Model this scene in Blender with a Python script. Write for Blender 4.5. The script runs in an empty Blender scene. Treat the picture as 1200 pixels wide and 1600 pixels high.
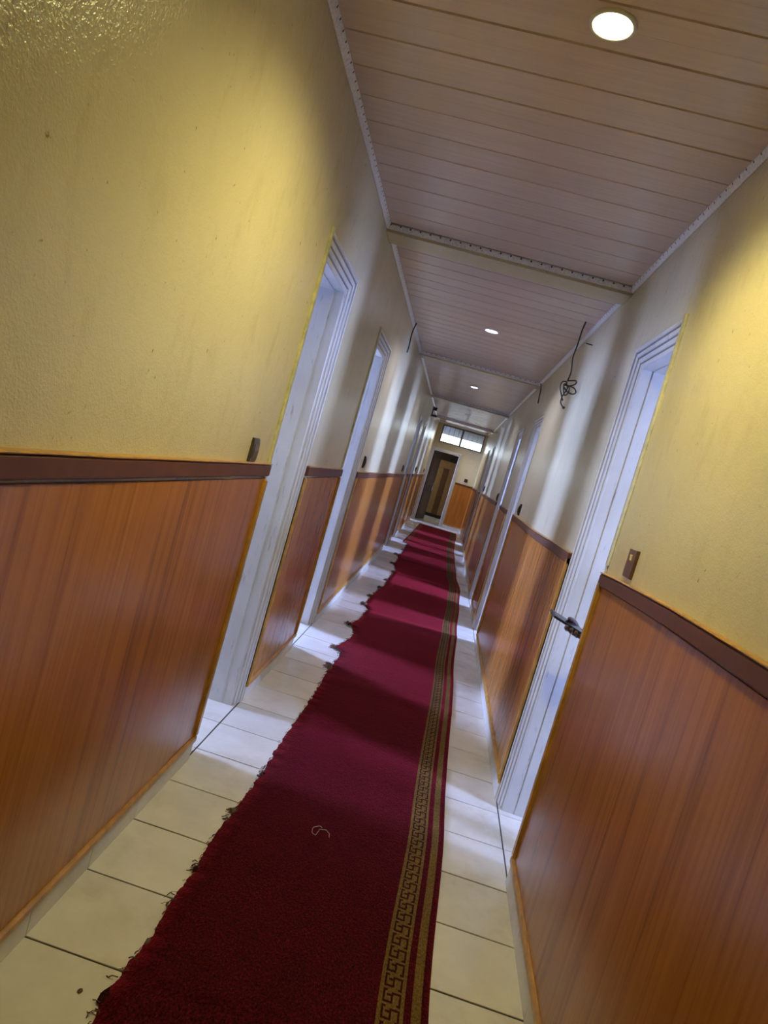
import bpy, bmesh, math, random
from mathutils import Vector, Matrix, noise
random.seed(7)
S = bpy.context.scene
COL = S.collection

# ------------------------------------------------------------------ camera
cam_d = bpy.data.cameras.new('camera'); cam = bpy.data.objects.new('camera', cam_d); COL.objects.link(cam)
cr = Vector((0.95594151, 0.09523571, 0.27767965)); cu = Vector((-0.28339996, 0.05272464, 0.95755134)); cf = Vector((-0.07655252, 0.99405748, -0.07739147))
m = Matrix.Identity(4)
for i in range(3): m[i][0], m[i][1], m[i][2] = cr[i], cu[i], -cf[i]
m[2][3] = 1.3803
cam.matrix_world = m
cam_d.sensor_width = 36; cam_d.lens = 1105.24 / 1600 * 36; cam_d.clip_start = .02; cam_d.clip_end = 200
S.camera = cam

# ------------------------------------------------------------------ world, exposure
W = bpy.data.worlds.new('sky'); S.world = W; W.use_nodes = True
bg = W.node_tree.nodes['Background']; bg.inputs[0].default_value = (.80, .90, 1.0, 1); bg.inputs[1].default_value = 5.0
S.view_settings.view_transform = 'Standard'; S.view_settings.look = 'None'
S.view_settings.gamma = 1; S.view_settings.use_curve_mapping = False
S.view_settings.exposure = 0.0
S.cycles.max_bounces = 8; S.cycles.glossy_bounces = 3; S.cycles.adaptive_threshold = .06

DAY = (.34, .46, 1.0)          # daylight as this warm-balanced camera records it
WARM = (1.0, .90, .38)
COOL = (.62, .66, 1.0)
# side-room daylight: one window each -> (side, room y0, y1, window centre y, window width, watts)
DEPTH = 2.3
ROOMS = [
    ('left', -0.4, 3.72, 3.10, .50, 230), ('left', 3.88, 8.0, 5.75, .60, 560), ('left', 8.1, 11.75, 10.9, .6, 260),
    ('left', 11.85, 15.3, 12.7, .6, 380), ('left', 15.9, 19.6, 17.7, .6, 330),
    ('right', -0.4, 3.9, 2.15, .55, 320), ('right', 4.2, 7.38, 6.95, .55, 560), ('right', 7.5, 11.2, 8.0, .55, 500),
    ('right', 11.4, 14.3, 13.4, .6, 320), ('right', 14.4, 17.9, 15.2, .6, 380)]

# ------------------------------------------------------------------ measures (metres)
XL, XR, ZC = -.692, .623, 2.55
YE, YB = 18.4, -2.4
WT = .20
TILE = .30; TY0 = 1.5918
ZE = 2.62                      # ceiling of the last bay
BEAMS = [3.775, 7.60, 11.60, 15.80]; BW = .19
# doors: outer casing y0, y1, outer top z
DL = [(2.68, 3.40, 2.14), (4.50, 5.27, 2.14), (10.55, 11.30, 2.11), (12.10, 12.82, 2.11), (17.62, 18.30, 2.11)]
DR = [(2.555, 3.22, 2.125), (6.22, 6.92, 2.09), (7.88, 8.60, 2.09), (13.04, 13.72, 2.09), (14.80, 15.50, 2.09)]
CW = .088

# ------------------------------------------------------------------ materials
def mat(name):
    M = bpy.data.materials.new(name); M.use_nodes = True
    nt = M.node_tree; b = nt.nodes['Principled BSDF']
    return M, nt, b
def N(nt, t, **kw):
    n = nt.nodes.new(t)
    for k, v in kw.items(): setattr(n, k, v)
    return n
def coords(nt, scale=(1, 1, 1)):
    c = N(nt, 'ShaderNodeNewGeometry'); mp = N(nt, 'ShaderNodeMapping'); mp.inputs['Scale'].default_value = scale
    nt.links.new(c.outputs['Position'], mp.inputs['Vector']); return mp.outputs[0]
def nz(nt, vec, scale, detail=4, rough=.55, dist=0):
    n = N(nt, 'ShaderNodeTexNoise'); n.inputs['Scale'].default_value = scale; n.inputs['Detail'].default_value = detail
    n.inputs['Roughness'].default_value = rough; n.inputs['Distortion'].default_value = dist
    nt.links.new(vec, n.inputs['Vector']); return n.outputs['Fac']
def ramp(nt, fac, stops):
    r = N(nt, 'ShaderNodeValToRGB'); e = r.color_ramp.elements
    while len(e) < len(stops): e.new(.5)
    for q, (p, c) in zip(e, stops): q.position = p; q.color = tuple(c) + (1,) if len(c) == 3 else c
    nt.links.new(fac, r.inputs[0]); return r.outputs[0]
def mul(nt, a, b, f=1.0, mode='MULTIPLY'):
    x = N(nt, 'ShaderNodeMix', data_type='RGBA', blend_type=mode); x.inputs[0].default_value = f
    for s, v in ((6, a), (7, b)):
        if isinstance(v, tuple): x.inputs[s].default_value = v + (1,)
        else: nt.links.new(v, x.inputs[s])
    return x.outputs[2]
def bump(nt, b, h, strength, dist):
    n = N(nt, 'ShaderNodeBump'); n.inputs['Strength'].default_value = strength; n.inputs['Distance'].default_value = dist
    nt.links.new(h, n.inputs['Height']); nt.links.new(n.outputs[0], b.inputs['Normal'])
def add(nt, a, b, k=1.0):
    n = N(nt, 'ShaderNodeMath', operation='MULTIPLY_ADD'); n.inputs[1].default_value = k
    nt.links.new(b, n.inputs[0]); nt.links.new(a, n.inputs[2]); return n.outputs[0]
G = lambda v: (v, v, v)

def m_wall():
    M, nt, b = mat('cream_gloss_paint')
    v = coords(nt)
    col = ramp(nt, nz(nt, v, 1.6, 5), [(.3, (.55, .475, .285)), (.7, (.62, .54, .335))])
    specks = ramp(nt, nz(nt, v, 46, 3, .6), [(.235, (.45, .38, .24)), (.31, (1, 1, 1))])
    col = mul(nt, col, specks)
    smear = ramp(nt, nz(nt, coords(nt, (1, 2.2, .9)), 5, 6, .7), [(.30, (.72, .68, .60)), (.46, (1, 1, 1))])
    col = mul(nt, col, smear, .3)
    nt.links.new(col, b.inputs['Base Color']); b.inputs['Roughness'].default_value = .27
    h = add(nt, nz(nt, v, 170, 2), nz(nt, v, 28, 3), 1.6)
    bump(nt, b, h, .32, .0035); return M
def m_wood():
    M, nt, b = mat('laminate_wood_grain')
    v = coords(nt, (16, 16, .55))
    g1 = nz(nt, v, 1.6, 7, .62, .9)
    col = ramp(nt, g1, [(.30, (.24, .078, .011)), (.45, (.365, .130, .018)), (.62, (.43, .160, .024))])
    g2 = nz(nt, coords(nt, (70, 70, 1.1)), 1.3, 4, .6, .3)
    col = mul(nt, col, ramp(nt, g2, [(.36, (.66, .58, .5)), (.48, (1, 1, 1))]), .5)
    knots = ramp(nt, nz(nt, coords(nt, (7, 7, 4)), 1.0, 2), [(.19, (.3, .2, .15)), (.215, (1, 1, 1))])
    col = mul(nt, col, knots)
    nt.links.new(col, b.inputs['Base Color'])
    b.inputs['Roughness'].default_value = .25; b.inputs['Specular IOR Level'].default_value = .55
    bump(nt, b, nz(nt, coords(nt, (2, 2, 1.2)), 2.2, 3), .25, .012); return M
def m_simple(name, c, rough=.5, metal=0, var=.12, vs=9, bmp=0, bs=60, spec=.5):
    M, nt, b = mat(name); v = coords(nt)
    d = tuple(x * (1 - var) for x in c); l = tuple(min(1, x * (1 + var)) for x in c)
    nt.links.new(ramp(nt, nz(nt, v, vs, 5), [(.3, d), (.7, l)]), b.inputs['Base Color'])
    b.inputs['Roughness'].default_value = rough; b.inputs['Metallic'].default_value = metal; b.inputs['Specular IOR Level'].default_value = spec
    if bmp: bump(nt, b, nz(nt, v, bs, 3), bmp, .003)
    return M
def m_frame():
    M, nt, b = mat('worn_white_gloss_frame'); v = coords(nt)
    col = ramp(nt, nz(nt, v, 3, 5), [(.3, (.47, .455, .42)), (.7, (.60, .585, .545))])
    d = ramp(nt, nz(nt, coords(nt, (26, 26, 4)), 1.7, 6, .7), [(.27, (.30, .25, .19)), (.40, (1, 1, 1))])
    col = mul(nt, col, d, .85)
    nt.links.new(col, b.inputs['Base Color']); b.inputs['Roughness'].default_value = .33
    bump(nt, b, nz(nt, coords(nt, (40, 40, 8)), 2, 3), .25, .002); return M
def m_tile():
    M, nt, b = mat('cream_ceramic_tile'); v = coords(nt)
    col = ramp(nt, nz(nt, v, 7, 6, .6), [(.3, (.60, .565, .485)), (.7, (.70, .665, .585))])
    oi = N(nt, 'ShaderNodeObjectInfo')
    col = mul(nt, col, ramp(nt, oi.outputs['Random'], [(0, G(.90)), (1, G(1.0))]))
    col = mul(nt, col, ramp(nt, nz(nt, v, 2.6, 6, .65), [(.30, (.70, .64, .55)), (.45, (1, 1, 1))]), .55)
    nt.links.new(col, b.inputs['Base Color']); b.inputs['Roughness'].default_value = .21
    bump(nt, b, nz(nt, v, 22, 2), .06, .003); return M
def m_ceiling():
    M, nt, b = mat('beige_pvc_plank')
    v = coords(nt, (1.2, 30, 30))
    col = ramp(nt, nz(nt, v, 2.0, 5, .6), [(.3, (.62, .49, .40)), (.7, (.70, .56, .46))])
    oi = N(nt, 'ShaderNodeObjectInfo')
    col = mul(nt, col, ramp(nt, oi.outputs['Random'], [(0, G(.93)), (1, G(1.0))]))
    nt.links.new(col, b.inputs['Base Color']); b.inputs['Roughness'].default_value = .24
    bump(nt, b, nz(nt, coords(nt, (.8, 60, 1)), 1.2, 3), .18, .003); return M
def m_dots(axis, name):
    M, nt, b = mat(name)
    g = N(nt, 'ShaderNodeNewGeometry'); sp = N(nt, 'ShaderNodeSeparateXYZ'); nt.links.new(g.outputs['Position'], sp.inputs[0])
    def math_(op, a, bb=None):
        n = N(nt, 'ShaderNodeMath', operation=op)
        for i, q in enumerate((a, bb)):
            if q is None: continue
            if isinstance(q, (int, float)): n.inputs[i].default_value = q
            else: nt.links.new(q, n.inputs[i])
        return n.outputs[0]
    t = math_('FRACT', math_('DIVIDE', sp.outputs[axis], .054))
    d1 = math_('MULTIPLY', math_('ABSOLUTE', math_('SUBTRACT', t, .5)), .054)
    # height within the 3 cm strip profile, any bay
    zz = math_('MULTIPLY', math_('ABSOLUTE', math_('SUBTRACT', math_('FRACT', math_('DIVIDE', math_('ADD', sp.outputs[2], 10.0 - ZC + .035), .07)), .26)), .07)
    r = math_('SQRT', math_('ADD', math_('MULTIPLY', d1, d1), math_('MULTIPLY', zz, zz)))
    dot = math_('LESS_THAN', r, .0045)
    base = ramp(nt, nz(nt, coords(nt), 120, 3), [(.35, (.60, .58, .55)), (.6, (.80, .78, .75))])
    x = N(nt, 'ShaderNodeMix', data_type='RGBA'); nt.links.new(dot, x.inputs[0]); nt.links.new(base, x.inputs[6]); x.inputs[7].default_value = (.06, .05, .05, 1)
    nt.links.new(x.outputs[2], b.inputs['Base Color']); b.inputs['Roughness'].default_value = .28; return M
def m_carpet(name, dark, light, extra, sheen=0):
    M, nt, b = mat(name); v = coords(nt, (1, .55, 1))
    f = nz(nt, v, 190, 3, .7)
    col = ramp(nt, f, [(.38, dark), (.60, light), (.74, extra)])
    col = mul(nt, col, ramp(nt, nz(nt, v, 9, 4), [(.3, G(.72)), (.65, G(1.0))]))
    nt.links.new(col, b.inputs['Base Color']); b.inputs['Roughness'].default_value = .9; b.inputs['Specular IOR Level'].default_value = .06
    b.inputs['Sheen Weight'].default_value = sheen; b.inputs['Sheen Roughness'].default_value = .35; b.inputs['Sheen Tint'].default_value = (1, .06, .10, 1)
    bump(nt, b, add(nt, f, nz(nt, v, 60, 2), .7), .6, .006); return M
def m_emit(name, c, s):
    M, nt, b = mat(name)
    b.inputs['Base Color'].default_value = (.9, .9, .9, 1); b.inputs['Emission Color'].default_value = c + (1,); b.inputs['Emission Strength'].default_value = s
    return M
def m_glass():
    M, nt, b = mat('thin_window_glass'); nt.nodes.remove(b)
    t = N(nt, 'ShaderNodeBsdfTransparent'); g = N(nt, 'ShaderNodeBsdfGlossy'); g.inputs['Roughness'].default_value = .03
    x = N(nt, 'ShaderNodeMixShader'); x.inputs[0].default_value = .07
    t.inputs[0].default_value = (.96, .98, .98, 1)
    nt.links.new(t.outputs[0], x.inputs[1]); nt.links.new(g.outputs[0], x.inputs[2])
    nt.links.new(x.outputs[0], nt.nodes['Material Output'].inputs[0]); return M

MW = m_wall(); MWOOD = m_wood(); MFR = m_frame(); MT = m_tile(); MC = m_ceiling()
MDY = m_dots(1, 'printed_cornice_long'); MDX = m_dots(0, 'printed_cornice_cross')
MRAIL = m_simple('dark_brown_rail', (.105, .034, .013), .45, var=.2, vs=14, spec=.3)
MTRIM = m_simple('ochre_wood_trim', (.42, .215, .038), .34, var=.3, vs=20, bmp=.2)
MPEDGE = m_simple('yellow_paint_ridge', (.45, .41, .20), .4, var=.25, vs=30, bmp=.4, bs=90)
MGROUT = m_simple('dark_grout', (.055, .045, .035), .8)
MRED = m_carpet('crimson_carpet', (.010, .0010, .0018), (.082, .0040, .007), (.19, .012, .012), .5)
MGOLD = m_carpet('gold_carpet_yarn', (.10, .057, .015), (.19, .113, .032), (.24, .15, .046))
MKEY = m_carpet('dark_key_yarn', (.022, .004, .004), (.055, .010, .008), (.08, .015, .01))
MBACK = m_simple('frayed_jute_yarn', (.10, .055, .03), .9, var=.5, vs=60)
MBLACK = m_simple('black_plastic', (.012, .011, .012), .35)
MBELLD = m_simple('dark_grey_plastic', (.045, .036, .034), .32)
MBELLB = m_simple('brown_plastic', (.10, .048, .030), .28)
MBTN = m_simple('pale_gold_button', (.62, .48, .2), .25)
MBTN2 = m_simple('grey_brown_button', (.085, .07, .055), .35)
MROOM = m_simple('pale_room_plaster', (.62, .62, .62), .7)
MRFLOOR = m_simple('pale_room_floor', (.5, .48, .44), .4)
MCHROME = m_simple('chrome', (.7, .7, .72), .18, 1, var=.03)
MWHITE = m_simple('white_metal', (.72, .72, .72), .35, var=.05)
MDKW = m_simple('dark_brown_door_wood', (.040, .014, .007), .4, var=.3, vs=12)
MLTW = m_simple('tan_door_wood', (.27, .155, .06), .42, var=.12, vs=12)
MMIDW = m_simple('mid_brown_door_wood', (.11, .048, .017), .42, var=.2, vs=12)
MWFR = m_simple('grey_window_frame', (.17, .155, .155), .45, var=.15)
MGLASS = m_glass()
MSKIN = m_simple('dark_skin', (.085, .036, .021), .45, var=.18, vs=40)
MSHIRT = m_simple('dark_blue_cloth', (.03, .04, .08), .85, bmp=.3)
MTROU = m_simple('charcoal_cloth', (.03, .03, .033), .85, bmp=.3)
MHAIR = m_simple('black_hair', (.01, .009, .008), .7, bmp=.6, bs=120)
MPHONE = m_simple('phone_body', (.02, .02, .024), .25)
MSCREEN = m_simple('phone_screen', (.006, .006, .008), .08, var=.02)
MTHREAD = m_simple('pale_thread', (.45, .36, .30), .8)
MSTAIN = m_simple('brown_crumb', (.10, .04, .018), .6)
MCONC = m_simple('outside_soffit', (.30, .28, .27), .8)

# ------------------------------------------------------------------ mesh helpers
def box(bm, x0, x1, y0, y1, z0, z1, bev=0, mi=0):
    if x0 > x1: x0, x1 = x1, x0
    vs = [bm.verts.new(p) for p in ((x0, y0, z0), (x1, y0, z0), (x1, y1, z0), (x0, y1, z0), (x0, y0, z1), (x1, y0, z1), (x1, y1, z1), (x0, y1, z1))]
    fs = [bm.faces.new([vs[i] for i in q]) for q in ((0, 3, 2, 1), (4, 5, 6, 7), (0, 1, 5, 4), (1, 2, 6, 5), (2, 3, 7, 6), (3, 0, 4, 7))]
    for f in fs: f.material_index = mi
    if bev:
        es = list({e for f in fs for e in f.edges})
        bmesh.ops.bevel(bm, geom=es, offset=bev, segments=2, affect='EDGES', profile=.6)
def tube(bm, pts, rad, seg=6, cap=True):
    pts = [Vector(p) for p in pts]; rings = []
    rad = rad if isinstance(rad, (list, tuple)) else [rad] * len(pts)
    up = Vector((.13, .21, .97))
    for i, p in enumerate(pts):
        t = (pts[min(i + 1, len(pts) - 1)] - pts[max(i - 1, 0)])
        t = t.normalized() if t.length > 1e-9 else Vector((0, 0, 1))
        a = t.cross(up)
        if a.length < .05: a = t.cross(Vector((1, .1, 0)))
        a.normalize(); b = t.cross(a)
        rings.append([bm.verts.new(p + (a * math.cos(6.28318 * k / seg) + b * math.sin(6.28318 * k / seg)) * rad[i]) for k in range(seg)])
    for r0, r1 in zip(rings, rings[1:]):
        for k in range(seg):
            f = bm.faces.new((r0[k], r0[(k + 1) % seg], r1[(k + 1) % seg], r1[k])); f.smooth = True
    if cap:
        bm.faces.new(rings[0][::-1]); bm.faces.new(rings[-1])
def lathe(bm, prof, c, axis='z', seg=28, mi=0):
    rings = []
    for r, h in prof:
        ring = []
        for k in range(seg):
            a = 6.283185 * k / seg; u, v = r * math.cos(a), r * math.sin(a)
            ring.append(bm.verts.new((c[0] + u, c[1] + v, c[2] + h)))
        rings.append(ring)
    for r0, r1 in zip(rings, rings[1:]):
        for k in range(seg):
            f = bm.faces.new((r0[k], r0[(k + 1) % seg], r1[(k + 1) % seg], r1[k])); f.smooth = True; f.material_index = mi
    return rings
def obj(name, bm, mt, parent=None, smooth=False):
    bmesh.ops.recalc_face_normals(bm, faces=bm.faces)
    me = bpy.data.meshes.new(name); bm.to_mesh(me); bm.free()
    for M in (mt if isinstance(mt, (list, tuple)) else [mt]): me.materials.append(M)
    o = bpy.data.objects.new(name, me); COL.objects.link(o)
    if smooth:
        for p in me.polygons: p.use_smooth = True
    if parent: o.parent = parent
    return o
def inst(name, me, loc, parent=None, rot=None):
    o = bpy.data.objects.new(name, me); COL.objects.link(o); o.location = loc
    if rot: o.rotation_euler = rot
    if parent: o.parent = parent
    return o
def boxo(name, b, mt, parent=None, bev=0):
    bm = bmesh.new(); box(bm, *b, bev=bev); return obj(name, bm, mt, parent)
def empty(name, loc=(0, 0, 0)):
    o = bpy.data.objects.new(name, None); COL.objects.link(o); o.location = loc; return o
def tag(o, label, cat, group=None):
    o['label'] = label; o['category'] = cat
    if group: o['group'] = group
    return o
def struct(o, label=None):
    o['kind'] = 'structure'
    if label: o['label'] = label
    return o

# ------------------------------------------------------------------ walls with door openings
def side_wall(name, x0, x1, doors):
    bm = bmesh.new(); y = YB
    for y0, y1, zt in doors:
        a, b, t = y0 + .006, y1 - .006, zt - .006
        box(bm, x0, x1, y, a, -.05, 2.78); box(bm, x0, x1, a, b, t, 2.78); y = b
    box(bm, x0, x1, y, YE + .2, -.05, 2.78)
    return struct(obj(name, bm, MW))
wallL = side_wall('wall_left', XL - WT, XL, DL); wallL['label'] = 'cream painted corridor wall on the left above wood panelling'
wallR = side_wall('wall_right', XR, XR + WT, DR); wallR['label'] = 'cream painted corridor wall on the right above wood panelling'
struct(boxo('wall_back', (XL - WT, XR + WT, YB - .15, YB, -.05, 2.78), MW), 'plain cream wall closing the corridor behind the camera')

# floor slab (grout) and tiles
floor = struct(boxo('floor', (XL - WT - .02, XR + WT + .02, YB, YE + .2, -.06, -.003), MGROUT), 'cream ceramic tile floor of the corridor')
NC = 4; tw = (XR - XL) / NC
def tile_mesh(w, d):
    bm = bmesh.new(); g = .0030
    box(bm, -w / 2 + g, w / 2 - g, -d / 2 + g, d / 2 - g, -.008, 0)
    top = [e for e in bm.edges if all(v.co.z > -.001 for v in e.verts)]
    bmesh.ops.bevel(bm, geom=top, offset=.0012, segments=1, affect='EDGES')
    me = bpy.data.meshes.new('tile'); bm.to_mesh(me); bm.free(); me.materials.append(MT); return me
tm = tile_mesh(tw, TILE)
r0 = -6; nrow = int((YE - (TY0 + r0 * TILE)) / TILE) + 1
for r in range(nrow):
    yc = TY0 + (r0 + r + .5) * TILE
    for c in range(NC):
        inst('tile', tm, (XL + (c + .5) * tw, yc, random.uniform(-.0006, .0004)), floor, (random.uniform(-.002, .002), random.uniform(-.002, .002), 0))
# behind the camera the floor goes on plainly
boxo('rear_tiles', (XL, XR, YB, TY0 + r0 * TILE - .002, -.01, -.0005), MT, floor)
# threshold tiles inside the doorways
for sgn, xw, doors in ((-1, XL, DL), (1, XR, DR)):
    for y0, y1, zt in doors:
        a, b = y0 + .006, y1 - .006
        k = math.floor((a - TY0) / TILE); yy = a
        while yy < b - .01:
            nx = min(b, TY0 + (k + 1) * TILE)
            if nx - yy > .02:
                bm = bmesh.new(); xa, xb = xw + sgn * .003, xw + sgn * (WT + .02)
                box(bm, xa, xb, yy + .002, nx - .002, -.01, -.0005); obj('threshold_tile', bm, MT, floor)
            yy = nx; k += 1

# ------------------------------------------------------------------ ceiling: planks between beams
ceil = struct(boxo('ceiling', (XL - WT, XR + WT, YB, YE + .2, 2.70, 2.78), MROOM), 'beige plastic plank ceiling of the corridor')
PW = .180
def plank_mesh(w):
    bm = bmesh.new(); ln = (XR - XL) / 2
    prof = [(0, .010), (.0025, .0045), (.005, 0), (w * .5 - .003, 0), (w * .5, .0006), (w * .5 + .003, 0), (w - .005, 0), (w - .0025, .0045), (w, .010), (w, .016), (0, .016)]
    a = [bm.verts.new((-ln, p, q)) for p, q in prof]; b = [bm.verts.new((ln, p, q)) for p, q in prof]
    n = len(prof)
    for i in range(n): bm.faces.new((a[i], a[(i + 1) % n], b[(i + 1) % n], b[i]))
    bm.faces.new(a); bm.faces.new(b[::-1])
    bmesh.ops.recalc_face_normals(bm, faces=bm.faces)
    me = bpy.data.meshes.new('ceiling_plank'); bm.to_mesh(me); bm.free(); me.materials.append(MC); return me
pm = plank_mesh(PW)
bays = [(YB, BEAMS[0], ZC)] + [(BEAMS[i] + BW, BEAMS[i + 1], ZC) for i in range(3)] + [(BEAMS[3] + BW, YE, ZE)]
cx = (XL + XR) / 2
for bi, (a, b, z) in enumerate(bays):
    y = (1.950 - PW * math.ceil((1.950 - a) / PW) + PW if bi == 0 else a)
    if bi == 0: boxo('ceiling_offcut', (XL, XR, a, y - .002, z, z + .016), MC, ceil)
    while y < b - .001:
        w = min(PW, b - y)
        if w > .03:
            o = inst('ceiling_plank', pm, (cx, y, z + random.uniform(-.0008, .0008)), ceil)
            o.scale.y = w / PW
        y += PW
boxo('bay_upstand', (XL, XR, BEAMS[3] + BW - .01, BEAMS[3] + BW, ZC - .04, ZE + .02), MW, ceil)
for i, y in enumerate(BEAMS):
    o = struct(boxo('ceiling_beam', (XL, XR, y, y + BW - .0, ZC - .042, 2.72), MW, None, .004))
    o['label'] = ['cream ceiling beam nearest the camera between first two lamps', 'second cream ceiling beam along the corridor', 'third cream ceiling beam along the corridor', 'last cream ceiling beam before the transom window'][i]
# cornice strips
def cornice(y0, y1, x, s, z, n):
    bm = bmesh.new()
    pr = [(0, 0), (0, -.026), (.004, -.0275), (.008, -.024), (.015, -.010), (.018, -.006), (.018, 0)]
    A = [bm.verts.new((x + s * p, y0, z + q)) for p, q in pr]; B = [bm.verts.new((x + s * p, y1, z + q)) for p, q in pr]
    for i in range(len(pr)): j = (i + 1) % len(pr); bm.faces.new((A[i], A[j], B[j], B[i]))
    bm.faces.new(A); bm.faces.new(B[::-1])
    o = struct(obj('trim_%d' % n, bm, MDY)); o['label'] = 'white dotted plastic cornice strip along the %s ceiling edge of bay %d' % ('left' if s > 0 else 'right', (n - 1) // 3 + 1)
def cornice_x(y, z, n):
    bm = bmesh.new()
    pr = [(0, 0), (0, -.026), (-.004, -.0275), (-.008, -.024), (-.015, -.010), (-.018, -.006), (-.018, 0)]
    A = [bm.verts.new((XL + .004, y + p, z + q)) for p, q in pr]; B = [bm.verts.new((XR - .004, y + p, z + q)) for p, q in pr]
    for i in range(len(pr)): j = (i + 1) % len(pr); bm.faces.new((A[i], A[j], B[j], B[i]))
    bm.faces.new(A); bm.faces.new(B[::-1])
    o = struct(obj('trim_%d' % n, bm, MDX)); o['label'] = 'white dotted plastic cornice strip across the far end of bay %d' % ((n - 1) // 3 + 1)
n = 1
for a, b, z in bays:
    cornice(a, b - .004, XL, 1, z, n); cornice(a, b - .004, XR, -1, z, n + 1); cornice_x(b, z - (0 if b < YE else 0), n + 2); n += 3

# ------------------------------------------------------------------ wainscot and skirting
def sk_mesh(L):
    bm = bmesh.new(); box(bm, -.005, .005, .0012, L - .0012, .001, .078)
    me = bpy.data.meshes.new('skirting_tile'); bm.to_mesh(me); bm.free(); me.materials.append(MT); return me
skm = sk_mesh(TILE)
RAILT = {1: [(1, 1.226), (2.2, 1.231), (3.5, 1.229), (4.5, 1.222), (5.3, 1.206), (10, 1.200), (18, 1.195)],
         -1: [(1.0, 1.222), (1.9, 1.221), (2.57, 1.199), (3.4, 1.196), (4.6, 1.188), (6.1, 1.203), (9, 1.222), (18, 1.205)]}
def lin(tab, y):
    if y <= tab[0][0]: return tab[0][1]
    for (a, u), (b, v) in zip(tab, tab[1:]):
        if y <= b: return u + (v - u) * (y - a) / (b - a)
    return tab[-1][1]
def strip(name, x, s, y0, y1, z0, z1, d, mt, parent, bev=.003, wav=0, seed=0):
    """a long strip on the wall, optionally slightly wavy in height"""
    nseg = max(1, int((y1 - y0) / .25)) if wav else 1
    bm = bmesh.new(); rings = []
    for i in range(nseg + 1):
        y = y0 + (y1 - y0) * i / nseg
        dz = (lin(RAILT[s], y) + wav * noise.noise((y * 2.3, seed, 0))) if wav else 0
        b = min(bev, d * .4)
        rings.append([bm.verts.new((x + s * u, y, z + dz)) for u, z in ((-.002, z0), (d - b, z0), (d, z0 + b), (d, z1 - b), (d - b, z1), (-.002, z1))])
    for p, q in zip(rings, rings[1:]):
        for k in range(6): bm.faces.new((p[k], p[(k + 1) % 6], q[(k + 1) % 6], q[k]))
    bm.faces.new(rings[0]); bm.faces.new(rings[-1][::-1])
    return obj(name, bm, mt, parent)
for sgn, xw, doors, wall, nm in ((1, XL, DL, wallL, 'left'), (-1, XR, DR, wallR, 'right')):
    bb = struct(empty('baseboard_' + nm, (xw, 0, 0))); bb['label'] = 'row of white ceramic skirting tiles along the %s wall' % nm
    segs = []; y = YB
    for d in doors: segs.append((y, d[0])); y = d[1]
    segs.append((y, YE))
    for a, b in segs:
        if b - a < .08: continue
        cuts = [a] + ([a + 2.6, ] if b - a > 4 and a < 0 else []) + [b]
        a2, b2 = a + .004, b - .004
        pan = strip('wood_panel', xw, sgn, a2, b2, .092, 1.165, .010, MWOOD, wall, .001)
        strip('rail', xw, sgn, a2, b2, -.054, -.008, .020, MRAIL, wall, .005, .003, sgn)
        strip('rail_cap', xw, sgn, a2, b2, -.008, -.003, .022, MTRIM, wall, .002, .003, sgn)
        strip('base_trim', xw, sgn, a2, b2, .078, .108, .020, MTRIM, wall, .006)
        for (e0, e1, ok) in ((a2, a2 + .026, a > YB), (b2 - .026, b2, b < YE)):
            if ok: strip('end_trim', xw, sgn, e0, e1, .106, 1.166, .021, MTRIM, wall, .008)
        k = math.floor((max(a, -.3) - TY0) / TILE); yy = max(a, -.3)
        while yy < b - .005:
            nx = min(b, TY0 + (k + 1) * TILE)
            if nx - yy > .015:
                o = inst('skirting_tile', skm, (sgn * .0055, yy, 0), bb); o.scale.y = (nx - yy) / TILE
            yy = nx; k += 1

# ------------------------------------------------------------------ door frames
PROF = [(.0062, -.07), (.0062, .001), (0, .001), (0, .006), (.014, .007), (.0165, .004), (.017, -.010), (.022, -.010), (.0225, .000), (.036, -.003), (.039, -.006), (.0395, -.020),
        (.0445, -.020), (.045, -.009), (.060, -.013), (.063, -.016), (.0635, -.030), (.0685, -.030), (.069, -.019), (.084, -.022), (.088, -.026), (.088, -.07)]
PROF_END = [(0, 0), (0, .013), (.013, .016), (.0135, .008), (.0175, .008), (.018, .017), (.034, .020), (.0345, .011), (.039, .011), (.0395, .020),
        (.058, .024), (.0585, .014), (.063, .014), (.0635, .023), (.080, .026), (.088, .020), (.088, 0)]
def casing_piece(P, name, parent, PROF=PROF):
    """P(w, d) -> (start, end) points of the swept profile"""
    bm = bmesh.new(); A, B = [], []
    for w, d in PROF:
        a, b = P(w, d); A.append(bm.verts.new(a)); B.append(bm.verts.new(b))
    k = len(PROF)
    for i in range(k): bm.faces.new((A[i], A[(i + 1) % k], B[(i + 1) % k], B[i]))
    bm.faces.new(A); bm.faces.new(B[::-1])
    return obj(name, bm, MFR, parent)
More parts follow.
